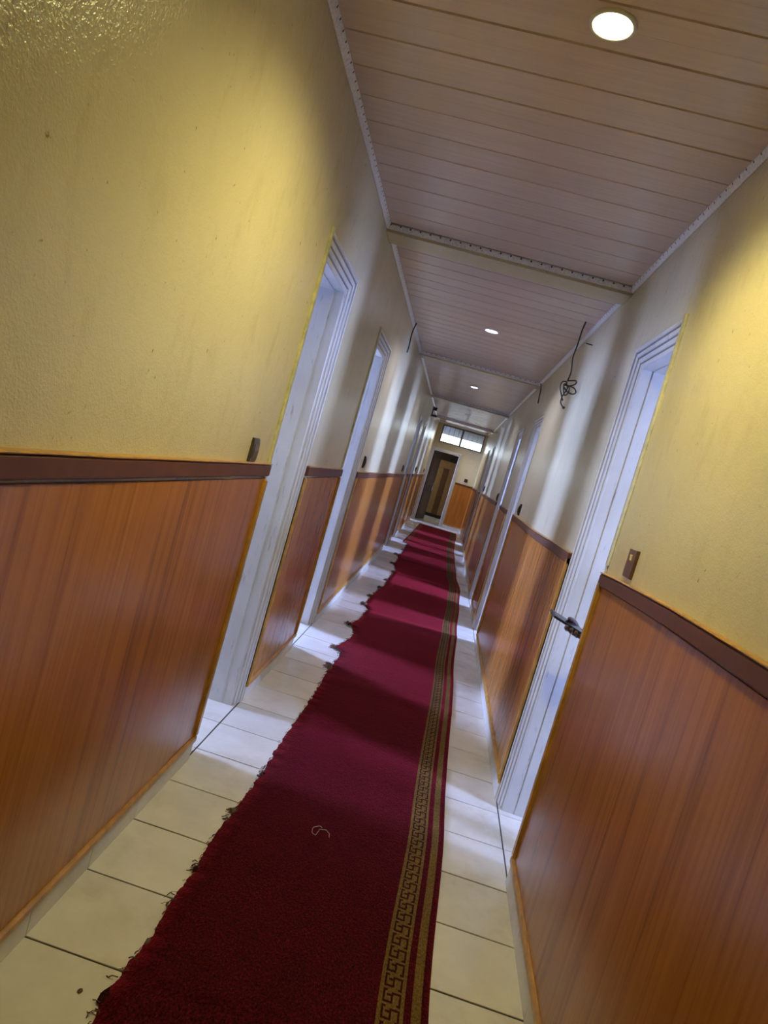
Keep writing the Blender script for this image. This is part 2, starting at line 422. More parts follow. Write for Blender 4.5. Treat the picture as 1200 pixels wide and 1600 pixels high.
def door_frame(n, xw, s, y0, y1, zt, label):
    """s: +1 on the left wall (frame faces +x)"""
    e = struct(empty('door_%d' % n, (xw, (y0 + y1) / 2, 0)), label)
    def place(o): o.matrix_parent_inverse = Matrix.Translation(-Vector(e.location)); return o
    place(casing_piece(lambda w, d: ((xw + s * d, y0 + w, .0), (xw + s * d, y0 + w, zt - w)), 'casing', e))
    place(casing_piece(lambda w, d: ((xw + s * d, y0 + w, zt - w), (xw + s * d, y1 - w, zt - w)), 'head_casing', e))
    place(casing_piece(lambda w, d: ((xw + s * d, y1 - w, zt - w), (xw + s * d, y1 - w, .0)), 'casing', e))
    A0, B0, T0 = y0 + .0065, y1 - .0065, zt - .0065; a, b, t = y0 + CW - .02, y1 - CW + .02, zt - CW + .02
    xi, xo = xw - s * .0695, xw - s * (WT + .012)
    place(boxo('lining', (xi, xo, A0, a + .02, 0, t - .02), MFR, e, .002))
    place(boxo('lining', (xi, xo, b - .02, B0, 0, t - .02), MFR, e, .002))
    place(boxo('head_lining', (xi, xo, A0, B0, t - .02, T0), MFR, e, .002))
    if y0 < 6:      # ridge of wall paint left along the near edge of the frame
        bm = bmesh.new(); nz_ = 40; rg = []
        for q in range(nz_ + 1):
            z = 1.225 + (zt + .008 - 1.225) * q / nz_; jy = .003 * noise.noise((y0, z * 9, 1)) + .002 * noise.noise((y0, z * 31, 4))
            rg.append([bm.verts.new((xw + s * d_, yy_, z)) for d_, yy_ in ((-.001, y0 - .014 + jy), (.004, y0 - .013 + jy), (.0095, y0 - .004 + jy * .5), (.0098, y0 + .014), (.004, y0 + .016), (-.001, y0 + .016))])
        for p_, q_ in zip(rg, rg[1:]):
            for k_ in range(6): bm.faces.new((p_[k_], p_[(k_ + 1) % 6], q_[(k_ + 1) % 6], q_[k_]))
        bm.faces.new(rg[0]); bm.faces.new(rg[-1][::-1])
        place(obj('paint_edge', bm, MPEDGE, e))
    x1, x2 = xw - s * .075, xw - s * .190
    place(boxo('door_stop', (x1, x2, a + .02, a + .0225, 0, t - .02), MFR, e, .0008))
    place(boxo('door_stop', (x1, x2, b - .0225, b - .02, 0, t - .02), MFR, e, .0008))
    place(boxo('door_stop', (x1, x2, a + .0225, b - .0225, t - .0225, t - .02), MFR, e, .002))
    return e
LBL = ['white grooved doorway nearest the camera on the left wall', 'second white grooved doorway on the left wall', 'third doorway on the left wall, lit blue at its edge',
       'fourth doorway on the left wall, dark inside', 'last doorway on the left wall beside the end door']
LBR = ['white grooved doorway with an outstretched hand on the right wall', 'second doorway on the right wall past the hanging cable', 'third doorway on the right wall',
       'fourth doorway on the right wall', 'last doorway on the right wall']
for i, d in enumerate(DL): door_frame(i + 1, XL, 1, *d, LBL[i])
for i, d in enumerate(DR): door_frame(i + 6, XR, -1, *d, LBR[i])

# ------------------------------------------------------------------ side rooms and their windows (daylight)
def side_room(i, side, y0, y1, wc, ww, watts):
    s = -1 if side == 'left' else 1
    xa = (XL - WT) if s < 0 else (XR + WT); xb = xa + s * DEPTH
    w0, w1, z0, z1 = wc - ww / 2, wc + ww / 2, .95, 2.15
    bm = bmesh.new(); t = .08
    lo, hi = (xb, xa) if s < 0 else (xa, xb)
    box(bm, lo, hi, y0 - t, y0, -.06, 2.75); box(bm, lo, hi, y1, y1 + t, -.06, 2.75)
    box(bm, lo, hi, y0, y1, 2.6, 2.75)
    xo = xb + s * t
    box(bm, xb, xo, y0 - t, w0, -.06, 2.75); box(bm, xb, xo, w1, y1 + t, -.06, 2.75)
    box(bm, xb, xo, w0, w1, -.06, z0); box(bm, xb, xo, w0, w1, z1, 2.75)
    wr = struct(obj('wall_room_%d' % (i + 1), bm, MROOM)); wr['label'] = 'pale plaster shell of side room %d off the corridor on the %s' % (i + 1, side)
    struct(boxo('floor_room_%d' % (i + 1), (lo, hi, y0, y1, -.06, -.0005), MRFLOOR), 'pale floor of side room %d off the corridor on the %s' % (i + 1, side))
    e = struct(empty('window_%d' % (i + 1), (xb, wc, z0)), 'daylit window of side room %d on the %s' % (i + 1, side))
    bm = bmesh.new(); f = .04
    for q in ((w0, w0 + f, z0, z1), (w1 - f, w1, z0, z1), (w0 + f, w1 - f, z0, z0 + f), (w0 + f, w1 - f, z1 - f, z1)):
        box(bm, xb + s * .02, xb + s * .06, *q)
    fr = obj('window_frame', bm, MWHITE, e); fr.matrix_parent_inverse = Matrix.Translation(-e.location)
    ml = boxo('mullion', (xb + s * .025, xb + s * .055, wc - .02, wc + .02, z0 + f, z1 - f), MWHITE, e); ml.matrix_parent_inverse = Matrix.Translation(-e.location)
    ld = bpy.data.lights.new('window_daylight_or_fill', 'AREA'); ld.shape = 'RECTANGLE'; ld.size = ww; ld.size_y = z1 - z0; ld.energy = watts; ld.color = DAY
    lo_ = bpy.data.objects.new('window_daylight_or_fill', ld); COL.objects.link(lo_); lo_.location = (xb + s * .10, wc, (z0 + z1) / 2)
    lo_.rotation_euler = (math.pi / 2, 0, math.pi / 2 if s > 0 else -math.pi / 2)
for i, r in enumerate(ROOMS): side_room(i, *r)

# ------------------------------------------------------------------ end wall, transom window, end door
DX0, DX1, DZ = -.612, .045, 1.87
WX0, WX1, WZ0, WZ1 = -.565, .565, 2.105, 2.575
bm = bmesh.new()
box(bm, XL, DX0 - .02, YE, YE + .2, -.05, WZ0); box(bm, DX1 + .02, XR, YE, YE + .2, -.05, WZ0); box(bm, DX0 - .02, DX1 + .02, YE, YE + .2, DZ + .02, WZ0)
box(bm, XL, WX0, YE, YE + .2, WZ0, WZ1); box(bm, WX1, XR, YE, YE + .2, WZ0, WZ1); box(bm, XL, XR, YE, YE + .2, WZ1, 2.78)
wallE = struct(obj('wall_end', bm, MW), 'cream end wall with the transom window and open door')
def strip_x(name, x0, x1, z0, z1, d, mt):
    return boxo(name, (x0, x1, YE - d, YE + .001, z0, z1), mt, wallE, min(.004, d * .3))
strip_x('wood_panel', .145, XR - .004, .092, 1.165, .010, MWOOD)
strip_x('rail', .145, XR - .004, 1.163, 1.215, .018, MRAIL)
strip_x('base_trim', .145, XR - .004, .078, .106, .018, MTRIM)
for k in range(2): strip_x('skirting_tile', .145 + k * .237, .145 + (k + 1) * .237 - .003, 0.001, .078, .010, MT)
e = struct(empty('door_11', ((DX0 + DX1) / 2, YE, 0)), 'pale framed doorway with an open dark door in the end wall')
def pl(o): o.matrix_parent_inverse = Matrix.Translation(-Vector(e.location)); return o
zt = DZ + .08; a0, a1 = DX0 - .075, DX1 + .085
sc = lambda w: w * .9
pl(casing_piece(lambda w, d: ((a0 + sc(w), YE - d, 0), (a0 + sc(w), YE - d, zt - sc(w))), 'casing', e, PROF_END))
pl(casing_piece(lambda w, d: ((a0 + sc(w), YE - d, zt - sc(w)), (a1 - sc(w), YE - d, zt - sc(w))), 'head_casing', e, PROF_END))
pl(casing_piece(lambda w, d: ((a1 - sc(w), YE - d, zt - sc(w)), (a1 - sc(w), YE - d, 0)), 'casing', e, PROF_END))
pl(boxo('lining', (DX0 - .0195, DX0, YE + .001, YE + .21, 0, DZ), MFR, e)); pl(boxo('lining', (DX1, DX1 + .0195, YE + .001, YE + .21, 0, DZ), MFR, e))
pl(boxo('head_lining', (DX0 - .0195, DX1 + .0195, YE + .001, YE + .21, DZ, DZ + .0195), MFR, e))
# open leaf, hinged on the left, swung into the far room
leaf = empty('open_door_leaf', (DX0 + .005, YE + .225, 0)); tag(leaf, 'dark brown wooden door swung open at the corridor end', 'door')
bm = bmesh.new(); box(bm, 0, .64, -.018, .018, .012, DZ - .01, .003); obj('leaf_board', bm, MDKW, leaf)
for z0, z1 in ((.15, .75), (.95, 1.68)):
    bm = bmesh.new(); box(bm, .11, .53, -.024, -.017, z0, z1, .003); obj('raised_panel', bm, MMIDW, leaf)
bm = bmesh.new(); box(bm, .565, .60, -.026, -.017, .80, 1.02, .003); hp = obj('lock_plate', bm, MCHROME, leaf)
bm = bmesh.new(); tube(bm, [(.582, -.024, .97), (.582, -.065, .97), (.49, -.068, .968)], .009, 8); obj('handle', bm, MCHROME, hp)
leaf.rotation_euler = (0, 0, math.radians(72))
# far room shell with striped wardrobe
bm = bmesh.new(); RY0, RY1 = YE + .2, 22.0
box(bm, 1.0, 1.1, RY0, RY1, -.06, 2.0); box(bm, XL - .6, XL - .5, RY0, 19.8, -.06, 2.0); box(bm, XL - .6, XL - .5, 20.8, RY1, -.06, 2.0); box(bm, XL - .6, XL - .5, 19.8, 20.8, -.06, .9); box(bm, XL - .6, XL - .5, 19.8, 20.8, 1.8, 2.0); box(bm, XL - .6, 1.1, RY1, RY1 + .1, -.06, 2.0); box(bm, XL - .6, 1.1, RY0, RY1 + .1, 2.0, 2.06)
box(bm, XL - .6, XL, RY0 - .1, RY0, -.06, 2.0); box(bm, XR, 1.1, RY0 - .1, RY0, -.06, 2.0)
struct(obj('wall_far_room', bm, MROOM), 'dim room beyond the open end door')
ff = struct(boxo('floor_far_room', (XL - .5, 1.0, RY0, RY1, -.06, -.004), MGROUT), 'tiled floor of the dim room beyond the end door')
for r in range(11):
    for c in range(5):
        inst('tile', tm, (XL - .5 + (c + .5) * tw + .0, RY0 + (r + .5) * TILE, 0), ff)
ld = bpy.data.lights.new('window_daylight_or_fill', 'AREA'); ld.shape = 'RECTANGLE'; ld.size = 1.0; ld.size_y = .9; ld.energy = 5; ld.color = (1, .85, .65)  # unseen warm fill, added to bring out the wardrobe stripes through the doorway
lo_ = bpy.data.objects.new('window_daylight_or_fill', ld); COL.objects.link(lo_); lo_.location = (XL - .62, 20.3, 1.35); lo_.rotation_euler = (math.pi / 2, 0, -math.pi / 2)
wd = empty('striped_wardrobe', (-.25, 21.2, 0)); tag(wd, 'wardrobe with tan and dark brown vertical stripes seen through the end door', 'wardrobe')
def wpart(nm, x0, x1, z0, z1, y0, y1, mt):
    b = bmesh.new(); box(b, x0, x1, y0, y1, z0, z1, .004); return obj(nm, b, mt, wd)
wpart('carcass', -.42, .62, 0.0, 1.95, .02, .5, MDKW)
wpart('top_rail', -.24, .46, 1.50, 1.72, -.012, .02, MLTW)
for x0, x1, mt in ((-.20, -.02, MLTW), (-.02, .15, MMIDW), (.15, .34, MLTW)):
    wpart('stripe_door', x0 + .002, x1 - .002, .10, 1.495, -.01, .02, mt)
wpart('drawer_front', .152, .34, .10, .42, -.018, -.01, MLTW)
wpart('plinth', -.42, .62, 0, .095, .0, .02, MBLACK)
wpart('air_vent', .08, .44, 1.76, 1.86, -.02, .02, MBLACK)
# transom
win = struct(empty('window_11', ((WX0 + WX1) / 2, YE, WZ0)), 'bright two-pane transom window above the end door')
def plw(o): o.matrix_parent_inverse = Matrix.Translation(-Vector(win.location)); return o
f = .035; ym0, ym1 = YE + .03, YE + .08
for nm, q in (('window_frame', (WX0, WX0 + f, ym0, ym1, WZ0, WZ1)), ('window_frame', (WX1 - f, WX1, ym0, ym1, WZ0, WZ1)), ('window_frame', (WX0 + f, WX1 - f, ym0, ym1, WZ0, WZ0 + f)),
              ('window_frame', (WX0 + f, WX1 - f, ym0, ym1, WZ1 - f, WZ1)), ('mullion', (-.045, .0, ym0, ym1, WZ0 + f, WZ1 - f))):
    plw(boxo(nm, q, MWFR, win, .004))
for x0, x1 in ((WX0 + f, -.045), (.0, WX1 - f)):
    plw(boxo('pane', (x0, x1, YE + .053, YE + .057, WZ0 + f, WZ1 - f), MGLASS, win))
for k in range(9):
    x = WX0 + .07 + k * .125
    bm = bmesh.new(); tube(bm, [(x, YE + .16, WZ0), (x, YE + .16, WZ1)], .004, 6); plw(obj('security_bar', bm, MWFR, win))
for a in ((-.30, -.18), (.18, .3)):
    bm = bmesh.new(); tube(bm, [(a[0], YE + .165, WZ0), (a[1], YE + .165, WZ0 + .22)], .004, 6); plw(obj('security_bar', bm, MWFR, win))
bm = bmesh.new()
ev = [[bm.verts.new((x, y, z)) for y, z in ((YE + .2, 2.60), (YE + .2, 2.66), (19.6, 2.44), (19.6, 2.385))] for x in (-2.5, 2.5)]
for q in range(4): bm.faces.new((ev[0][q], ev[0][(q + 1) % 4], ev[1][(q + 1) % 4], ev[1][q]))
bm.faces.new(ev[0]); bm.faces.new(ev[1][::-1])
struct(boxo('ground', (-40, 40, -40, 80, -.4, -.12), m_simple('bare_earth', (.12, .10, .08), .9)), 'bare ground outside the building')
tag(obj('roof_eave', bm, MCONC), 'grey roof eave outside the transom window', 'eave')
pd = bpy.data.lights.new('transom_portal', 'AREA'); pd.shape = 'RECTANGLE'; pd.size = WX1 - WX0; pd.size_y = WZ1 - WZ0; pd.cycles.is_portal = True
po = bpy.data.objects.new('transom_portal', pd); COL.objects.link(po); po.location = (0, YE + .19, (WZ0 + WZ1) / 2); po.rotation_euler = (-math.pi / 2, 0, 0)

# ------------------------------------------------------------------ ceiling lamps
def downlight(x, y, z, col, emit, watts, spot, blend, label, tilt=(0, 0), on=True):
    e = empty('downlight', (x, y, z)); tag(e, label, 'ceiling lamp', 'recessed ceiling downlights')
    bm = bmesh.new(); lathe(bm, [(.046, .004), (.047, -.004), (.052, -.0075), (.058, -.005), (.060, .001)], (0, 0, 0)); obj('ring', bm, MWHITE, e)
    bm = bmesh.new(); r = lathe(bm, [(.0465, .001), (.030, -.003), (.012, -.0045), (.001, -.0048)], (0, 0, 0)); bm.faces.new(r[-1])
    obj('lens', bm, m_emit('lamp_lens', col, emit) if on else MWHITE, e, True)
    if not on: return e
    ld = bpy.data.lights.new('downlight_beam', 'SPOT'); ld.energy = watts; ld.color = col; ld.spot_size = math.radians(spot); ld.spot_blend = blend; ld.shadow_soft_size = .035
    lo_ = bpy.data.objects.new('downlight_beam', ld); COL.objects.link(lo_); lo_.parent = e; lo_.location = (0, 0, -.045)
    lo_.rotation_euler = (math.radians(tilt[0]), math.radians(tilt[1]), 0)
    return e
downlight(.066, 1.845, ZC, WARM, 160, 74, 146, .8, 'large glaring warm round downlight nearest the camera', (8, 4))
downlight(-.02, 5.69, ZC, COOL, 90, 48, 150, .6, 'cool white downlight in the second ceiling bay')
downlight(-.04, 9.35, ZC, COOL, 80, 26, 150, .6, 'cool white downlight in the third ceiling bay')
downlight(-.03, 13.6, ZC, COOL, 0, 0, 150, .6, 'unlit downlight in the fourth ceiling bay', on=False)
downlight(-.015, 17.05, ZE, (1, .93, .86), 80, 46, 150, .6, 'small cool white downlight just before the transom window')

# ------------------------------------------------------------------ carpet runners
KEY = ["##.......", "#...#####", "#.###...#", "#...#...#", "#...#...#", "#####...#", ".......##"]
PER = .058; NR = len(KEY)
def interp(tab, y):
    if y <= tab[0][0]: return tab[0][1]
    for (a, u), (b, v) in zip(tab, tab[1:]):
        if y <= b:
            t = (y - a) / (b - a); t = t * t * (3 - 2 * t); return u + (v - u) * t
    return tab[-1][1]
def interp_lin(tab, y):
    if y <= tab[0][0]: return tab[0][1]
    for (a, u), (b, v) in zip(tab, tab[1:]):
        if y <= b: return u + (v - u) * (y - a) / (b - a)
    return tab[-1][1]
RE = [(-1, .33), (1.76, .343), (2.77, .374), (5.0, .418), (6.47, .454), (7.74, .490), (9.0, .513), (9.93, .470), (12.8, .448), (17.4, .516)]
LE = [(-1, -.41), (1.43, -.415), (1.489, -.426), (1.586, -.420), (1.72, -.410), (1.87, -.416), (2.046, -.409), (2.2, -.417), (2.387, -.409), (2.55, -.40), (2.76, -.392), (3.07, -.397), (3.47, -.388), (3.945, -.383),
      (4.28, -.391), (4.60, -.376), (4.749, -.384), (4.796, -.449), (4.90, -.42), (5.20, -.372), (5.325, -.373), (5.50, -.41), (5.558, -.446), (5.80, -.40), (6.289, -.373), (6.40, -.425), (6.469, -.43), (6.9, -.42), (7.0, -.418), (7.4, -.39),
      (7.73, -.358), (8.1, -.367), (8.6, -.35), (9.03, -.342), (9.3, -.38), (9.52, -.415), (9.7, -.40), (10.2, -.395), (10.50, -.445), (10.58, -.44), (10.8, -.394), (11.6, -.40), (12.5, -.40)]
def ripple(y, x):
    a = .0
    for c, w, h in ((6.15, .10, .012), (8.75, .10, .014), (10.2, .12, .010), (4.15, .09, .006), (12.0, .10, .01), (1.56, .05, .005)):
        a += h * math.exp(-((y - c - x * .08) / w) ** 2)
    return a
def runner(name, y0, y1, left, right, zb, both, ragged):
    bm = bmesh.new()
    # columns from the right edge inward: width, kind
    bord = [(.021, 'r'), (.026, 'g'), (.020, 'r'), (.010, 'g')] + [(.0056, i) for i in range(8, -1, -1)] + [(.011, 'g')]
    nrow = int((y1 - y0) / (PER / NR)); prev = None
    NI = 10
    for r in range(nrow + 1):
        y = y0 + r * PER / NR
        xr = interp(right, y); xl = interp_lin(left, y)
        if ragged: xl += .010 * noise.noise((y * 17, 0, 3)) + .0045 * noise.noise((y * 90, 5, 3))
        row = []; xs = [xr]; kinds = []
        for w, k in bord: xs.append(xs[-1] - w); kinds.append(k)
        lim = xs[-1]; lb = []
        if both: lb = [(.03, 'r'), (.02, 'g'), (.02, 'r'), (.014, 'g')]
        xstop = xl + sum(w for w, _ in lb)
        for i in range(1, NI + 1): xs.append(lim + (xstop - lim) * i / NI); kinds.append('r')
        for w, k in lb[::-1]: xs.append(xs[-1] - w); kinds.append(k)
        zt = [zb + .009 + ripple(y, x) + .0012 * noise.noise((x * 9, y * 5, 0)) for x in xs]
        if ragged: zt[-1] -= .004
        row = [bm.verts.new((xs[0], y, zb))] + [bm.verts.new((x, y, z)) for x, z in zip(xs, zt)] + [bm.verts.new((xs[-1], y, zb))]
        if prev:
            kk = ['r'] + kinds + ['r']
            cell = NR - 1 - ((r - 1) % NR)
            for i in range(len(row) - 1):
                f = bm.faces.new((prev[i], prev[i + 1], row[i + 1], row[i])); f.smooth = True
                k = kk[i]
                f.material_index = 0 if k == 'r' else 1 if k == 'g' else (2 if KEY[cell][k] == '#' else 1)
        prev = row
        if r in (0, nrow):
            pass
    o = obj(name, bm, [MRED, MGOLD, MKEY]); return o
near = runner('carpet_runner', 0.2, 12.35, LE, RE, .0008, False, True)
tag(near, 'long crimson carpet runner with gold key border and frayed left edge', 'carpet', 'corridor carpet runners')
far = runner('carpet_runner', 12.37, 17.45, [(11, -.50), (12.83, -.491), (14, -.46), (17.4, -.412)], RE, .0008, True, False)
tag(far, 'shorter crimson carpet runner with borders on both edges before the end door', 'carpet', 'corridor carpet runners')
# frayed yarn along the near runner's left edge
bm = bmesh.new(); rnd = random.Random(3)
def frays(y, n, spread, ln):
    for _ in range(n):
        yy = y + rnd.uniform(-spread, spread); x = interp_lin(LE, yy) + rnd.uniform(-.004, .012)
        p = Vector((x, yy, .0085)); d = Vector((-1, rnd.uniform(-1.4, 1.4), rnd.uniform(.0, .5))).normalized(); pts = [p]
        for q in range(5):
            p = p + d * ln * rnd.uniform(.12, .28); p.z = max(.0015, p.z - .0006 * q * q)
            pts.append(p.copy()); d = (d + Vector((rnd.uniform(-.5, .3), rnd.uniform(-.7, .7), rnd.uniform(-.6, .5)))).normalized()
        tube(bm, pts, rnd.choice((.0007, .0010, .0016)), 4, False)
for y in [1.3 + .045 * k for k in range(245)]: frays(y, 2, .03, .010 if y < 4 else .02)
for y, n_, ln in ((1.49, 8, .025), (1.60, 4, .03), (1.87, 5, .03), (2.04, 12, .02), (2.39, 18, .025), (2.76, 16, .022), (4.35, 30, .05), (4.79, 40, .04), (5.55, 44, .05), (6.46, 44, .05), (6.9, 36, .05), (7.5, 30, .05), (8.1, 30, .05),
                  (8.8, 24, .05), (9.52, 46, .06), (10.52, 30, .07), (11.3, 20, .05)): frays(y, n_, .05, ln)
fr = obj('frayed_yarn', bm, MBACK, near); fr['kind'] = 'stuff'; fr['label'] = 'brown frayed yarn ends along the torn edge'
# clumps of unravelled backing
for i, (y, s_) in enumerate(((1.50, .015), (1.70, .008), (2.04, .011), (2.42, .013), (2.75, .010), (4.32, .02), (5.55, .02), (6.46, .022), (9.52, .024), (10.5, .02))):
    bm = bmesh.new(); bmesh.ops.create_icosphere(bm, subdivisions=2, radius=1)
    for v in bm.verts:
        k = 1 + .5 * noise.noise(v.co * 1.7 + Vector((i * 3, 0, 0)))
        v.co = Vector((v.co.x * s_ * .8, v.co.y * s_ * 1.7, max(-.2, v.co.z) * s_ * .55)) * k
        v.co += Vector((interp_lin(LE, y) + .002, y, .006))
    obj('torn_tuft', bm, MBACK if i % 2 else MKEY, near, True)

# thread lying on the carpet, crumb on a tile
bm = bmesh.new(); pts = []
for k in range(16):
    a = 3.6 * k / 15 + 1.0; pts.append((-.098 + .020 * math.cos(a), 2.457 + .034 * math.sin(a), .0125 + .002 * math.sin(k)))
pts += [(-.093, 2.47, .014), (-.070, 2.480, .0135), (-.055, 2.462, .0135), (-.052, 2.440, .013)]
tag(obj('loose_thread', _b := (tube(bm, pts, .0011, 5), bm)[1], MTHREAD), 'pale curled thread lying on the carpet runner', 'thread')
bm = bmesh.new(); bmesh.ops.create_icosphere(bm, subdivisions=2, radius=1)
for v in bm.verts: v.co = Vector((v.co.x * .006, v.co.y * .0075, v.co.z * .003)) * (1 + .2 * noise.noise(v.co * 2)) + Vector((-.482, 1.497, .0018))
tag(obj('crumb', bm, MSTAIN, None, True), 'tiny brown crumb on the cream tile left of the carpet', 'crumb')

# ------------------------------------------------------------------ door bells and switch
def bell(x, s, y, z, h, w, d, body, btn, label, curved):
    e = empty('door_bell', (x, y, z)); tag(e, label, 'door bell', 'door bell pushes beside the doorways')
    bm = bmesh.new()
    if curved:
        pr = [(-.002, -h / 2), (d * .62, -h / 2), (d * .85, -h * .32), (d, 0), (d * .85, h * .32), (d * .62, h / 2), (-.002, h / 2)]
        A = [bm.verts.new((s * p, -w / 2, q)) for p, q in pr]; B = [bm.verts.new((s * p, w / 2, q)) for p, q in pr]
        for i in range(len(pr)): j = (i + 1) % len(pr); bm.faces.new((A[i], A[j], B[j], B[i]))
        bm.faces.new(A); bm.faces.new(B[::-1])
        bmesh.ops.bevel(bm, geom=list(bm.edges), offset=.0015, segments=2, affect='EDGES')
    else:
        box(bm, -.002 * s, s * d, -w / 2, w / 2, -h / 2, h / 2, .0025)
    obj('bell_body', bm, body, e)
    bm = bmesh.new()
    if curved:
        pr = [(d * .75, -h * .27), (d * 1.0, -h * .26), (d * 1.14, 0), (d * 1.0, h * .26), (d * .75, h * .27)]
        A = [bm.verts.new((s * p, -w * .32, q)) for p, q in pr]; B = [bm.verts.new((s * p, w * .32, q)) for p, q in pr]
        for i in range(len(pr)): j = (i + 1) % len(pr); bm.faces.new((A[i], A[j], B[j], B[i]))
        bm.faces.new(A); bm.faces.new(B[::-1])
    else:
        box(bm, s * (d - .001), s * (d + .003), -w * .13, w * .13, h * .10, h * .30, .001)
    obj('push_button', bm, btn, e)
    return e
bell(XL, 1, 2.43, 1.268, .090, .072, .013, MBELLD, MBTN2, 'dark grey curved bell push nearest the camera on the left wall', True)
bell(XR, -1, 2.275, 1.268, .092, .088, .010, MBELLB, MBTN, 'brown rectangular bell push with gold button on the right wall', False)
for x, s, y, z, lb in ((XL, 1, 5.54, 1.283, 'black bell push just past the second left doorway'), (XL, 1, 9.98, 1.27, 'black bell push just before the third left doorway'),
                       (XL, 1, 13.5, 1.285, 'small black bell push past the fourth left doorway'), (XL, 1, 17.5, 1.29, 'small black bell push before the last left doorway'),
                       (XR, -1, 5.90, 1.258, 'black bell push before the second right doorway'), (XR, -1, 8.78, 1.272, 'black bell push just past the third right doorway'),
                       (XR, -1, 12.55, 1.30, 'small black bell push before the fourth right doorway')):
    bell(x, s, y, z, .095, .065, .020, MBLACK, MBELLD, lb, True)
e = empty('wall_switch', (.394, YE, 1.325)); tag(e, 'square black switch on the end wall above the wood panel', 'switch')
bm = bmesh.new(); box(bm, -.042, .042, -.012, .001, -.042, .042, .003); obj('switch_plate', bm, MBLACK, e)
bm = bmesh.new(); box(bm, -.018, .018, -.017, -.011, -.022, .022, .002); obj('rocker', bm, MBELLD, e)

# ------------------------------------------------------------------ hanging cable, wires, nail, black fixture
e = empty('hanging_cable', (.544, 4.67, ZC)); tag(e, 'black cable knotted in loops hanging from the ceiling by the right wall', 'cable')
def smooth_path(P, n=8):
    P = [Vector(p) for p in P]; out = []
    for i in range(len(P) - 1):
        p0, p1, p2, p3 = P[max(i - 1, 0)], P[i], P[i + 1], P[min(i + 2, len(P) - 1)]
        for k in range(n):
            t = k / n
            out.append(.5 * ((2 * p1) + (-p0 + p2) * t + (2 * p0 - 5 * p1 + 4 * p2 - p3) * t * t + (-p0 + 3 * p1 - 3 * p2 + p3) * t ** 3))
    out.append(P[-1]); return out
def at(u, v, y=4.67):
    d = cf + cr * ((u - 600) / 1105.24) - cu * ((v - 800) / 1105.24); t = y / d.y
    return Vector((d.x * t, y, 1.3803 + d.z * t)) - Vector((.544, 4.67, ZC))
cb = lambda a, b, dy=0: at(850 + a / 9.41, 490 + b / 9.41) + Vector((0, dy, 0))
bm = bmesh.new()
tube(bm, smooth_path([(0, 0, .01), cb(560, 250), cb(490, 470), cb(425, 650), cb(400, 850), cb(345, 990)]), .0048, 6); obj('drop_wire', bm, MBLACK, e)
loops = [[(345, 990, 0), (470, 985, .01), (470, 1030, .02), (380, 1060, .01), (300, 1050, 0)], [(345, 1060, -.01), (430, 1100, -.02), (465, 1160, -.01), (420, 1185, 0), (350, 1150, .01), (300, 1080, .01)],
         [(345, 1000, .01), (280, 995, .02), (240, 1080, .01), (255, 1200, 0), (275, 1280, 0)], [(300, 1030, -.01), (360, 1090, -.015), (350, 1170, -.01), (300, 1200, 0), (290, 1120, .01), (300, 1030, .015)],
         [(330, 1000, 0), (345, 1100, .01), (300, 1170, .01), (262, 1230, 0), (245, 1300, 0), (262, 1350, 0), (290, 1385, 0)]]
for L_ in loops:
    bm = bmesh.new(); tube(bm, smooth_path([cb(*q) for q in L_]), .0045, 6); obj('cable_loop', bm, MBLACK, e)
bm = bmesh.new(); tube(bm, [cb(275, 1365), cb(285, 1380), cb(298, 1398)], [.006, .010, .008], 8); obj('cable_tip', bm, MBLACK, e)

bm = bmesh.new(); tube(bm, smooth_path([(XL + .03, 6.2, 2.55), (XL + .012, 6.24, 2.47), (XL + .012, 6.28, 2.38), (XL + .010, 6.31, 2.335), (XL + .004, 6.34, 2.31)]), .006, 6)
tag(obj('wall_wire', bm, MBLACK), 'short black wire running down the left wall below the ceiling', 'wire')
bm = bmesh.new(); tube(bm, smooth_path([(XR - .02, 7.35, 2.515), (XR - .008, 7.3, 2.45), (XR - .006, 7.25, 2.36), (XR - .004, 7.2, 2.30)]), .005, 6)
tag(obj('wall_wire', bm, MBLACK), 'thin black wire down the right wall beside the second beam', 'wire')
bm = bmesh.new(); tube(bm, [(XR + .01, 4.66, 2.417), (XR - .045, 4.63, 2.412)], .004, 6)
tag(obj('nail', bm, MBLACK), 'black nail sticking out of the right wall near the hanging cable', 'nail')
e = empty('black_bracket', (XL, 13.5, 2.42)); tag(e, 'small black bracket fixture high on the left wall near the third beam', 'bracket')
bm = bmesh.new(); box(bm, 0, .02, -.05, .05, -.10, .10, .004); obj('back_plate', bm, MBLACK, e)
bm = bmesh.new(); box(bm, .018, .11, -.03, .03, -.09, -.05, .004); obj('arm', bm, MBLACK, e)
bm = bmesh.new(); box(bm, .018, .08, -.035, .035, .03, .09, .004); obj('head', bm, MBLACK, e)

# ------------------------------------------------------------------ person in the right doorway: hand with phone
def skin_mesh(name, joints, edges, mt, parent=None, root=0, sub=2):
    me = bpy.data.meshes.new(name); me.from_pydata([j[0] for j in joints], edges, [])
    o = bpy.data.objects.new(name, me); COL.objects.link(o)
    md = o.modifiers.new('skin', 'SKIN'); md.use_smooth_shade = True
    sv = me.skin_vertices[0].data
    for i, j in enumerate(joints):
        r = j[1]; sv[i].radius = r if isinstance(r, tuple) else (r, r); sv[i].use_root = (i == root)
    sd = o.modifiers.new('sub', 'SUBSURF'); sd.levels = sub; sd.render_levels = sub
    me.materials.append(mt)
    if parent: o.parent = parent
    return o
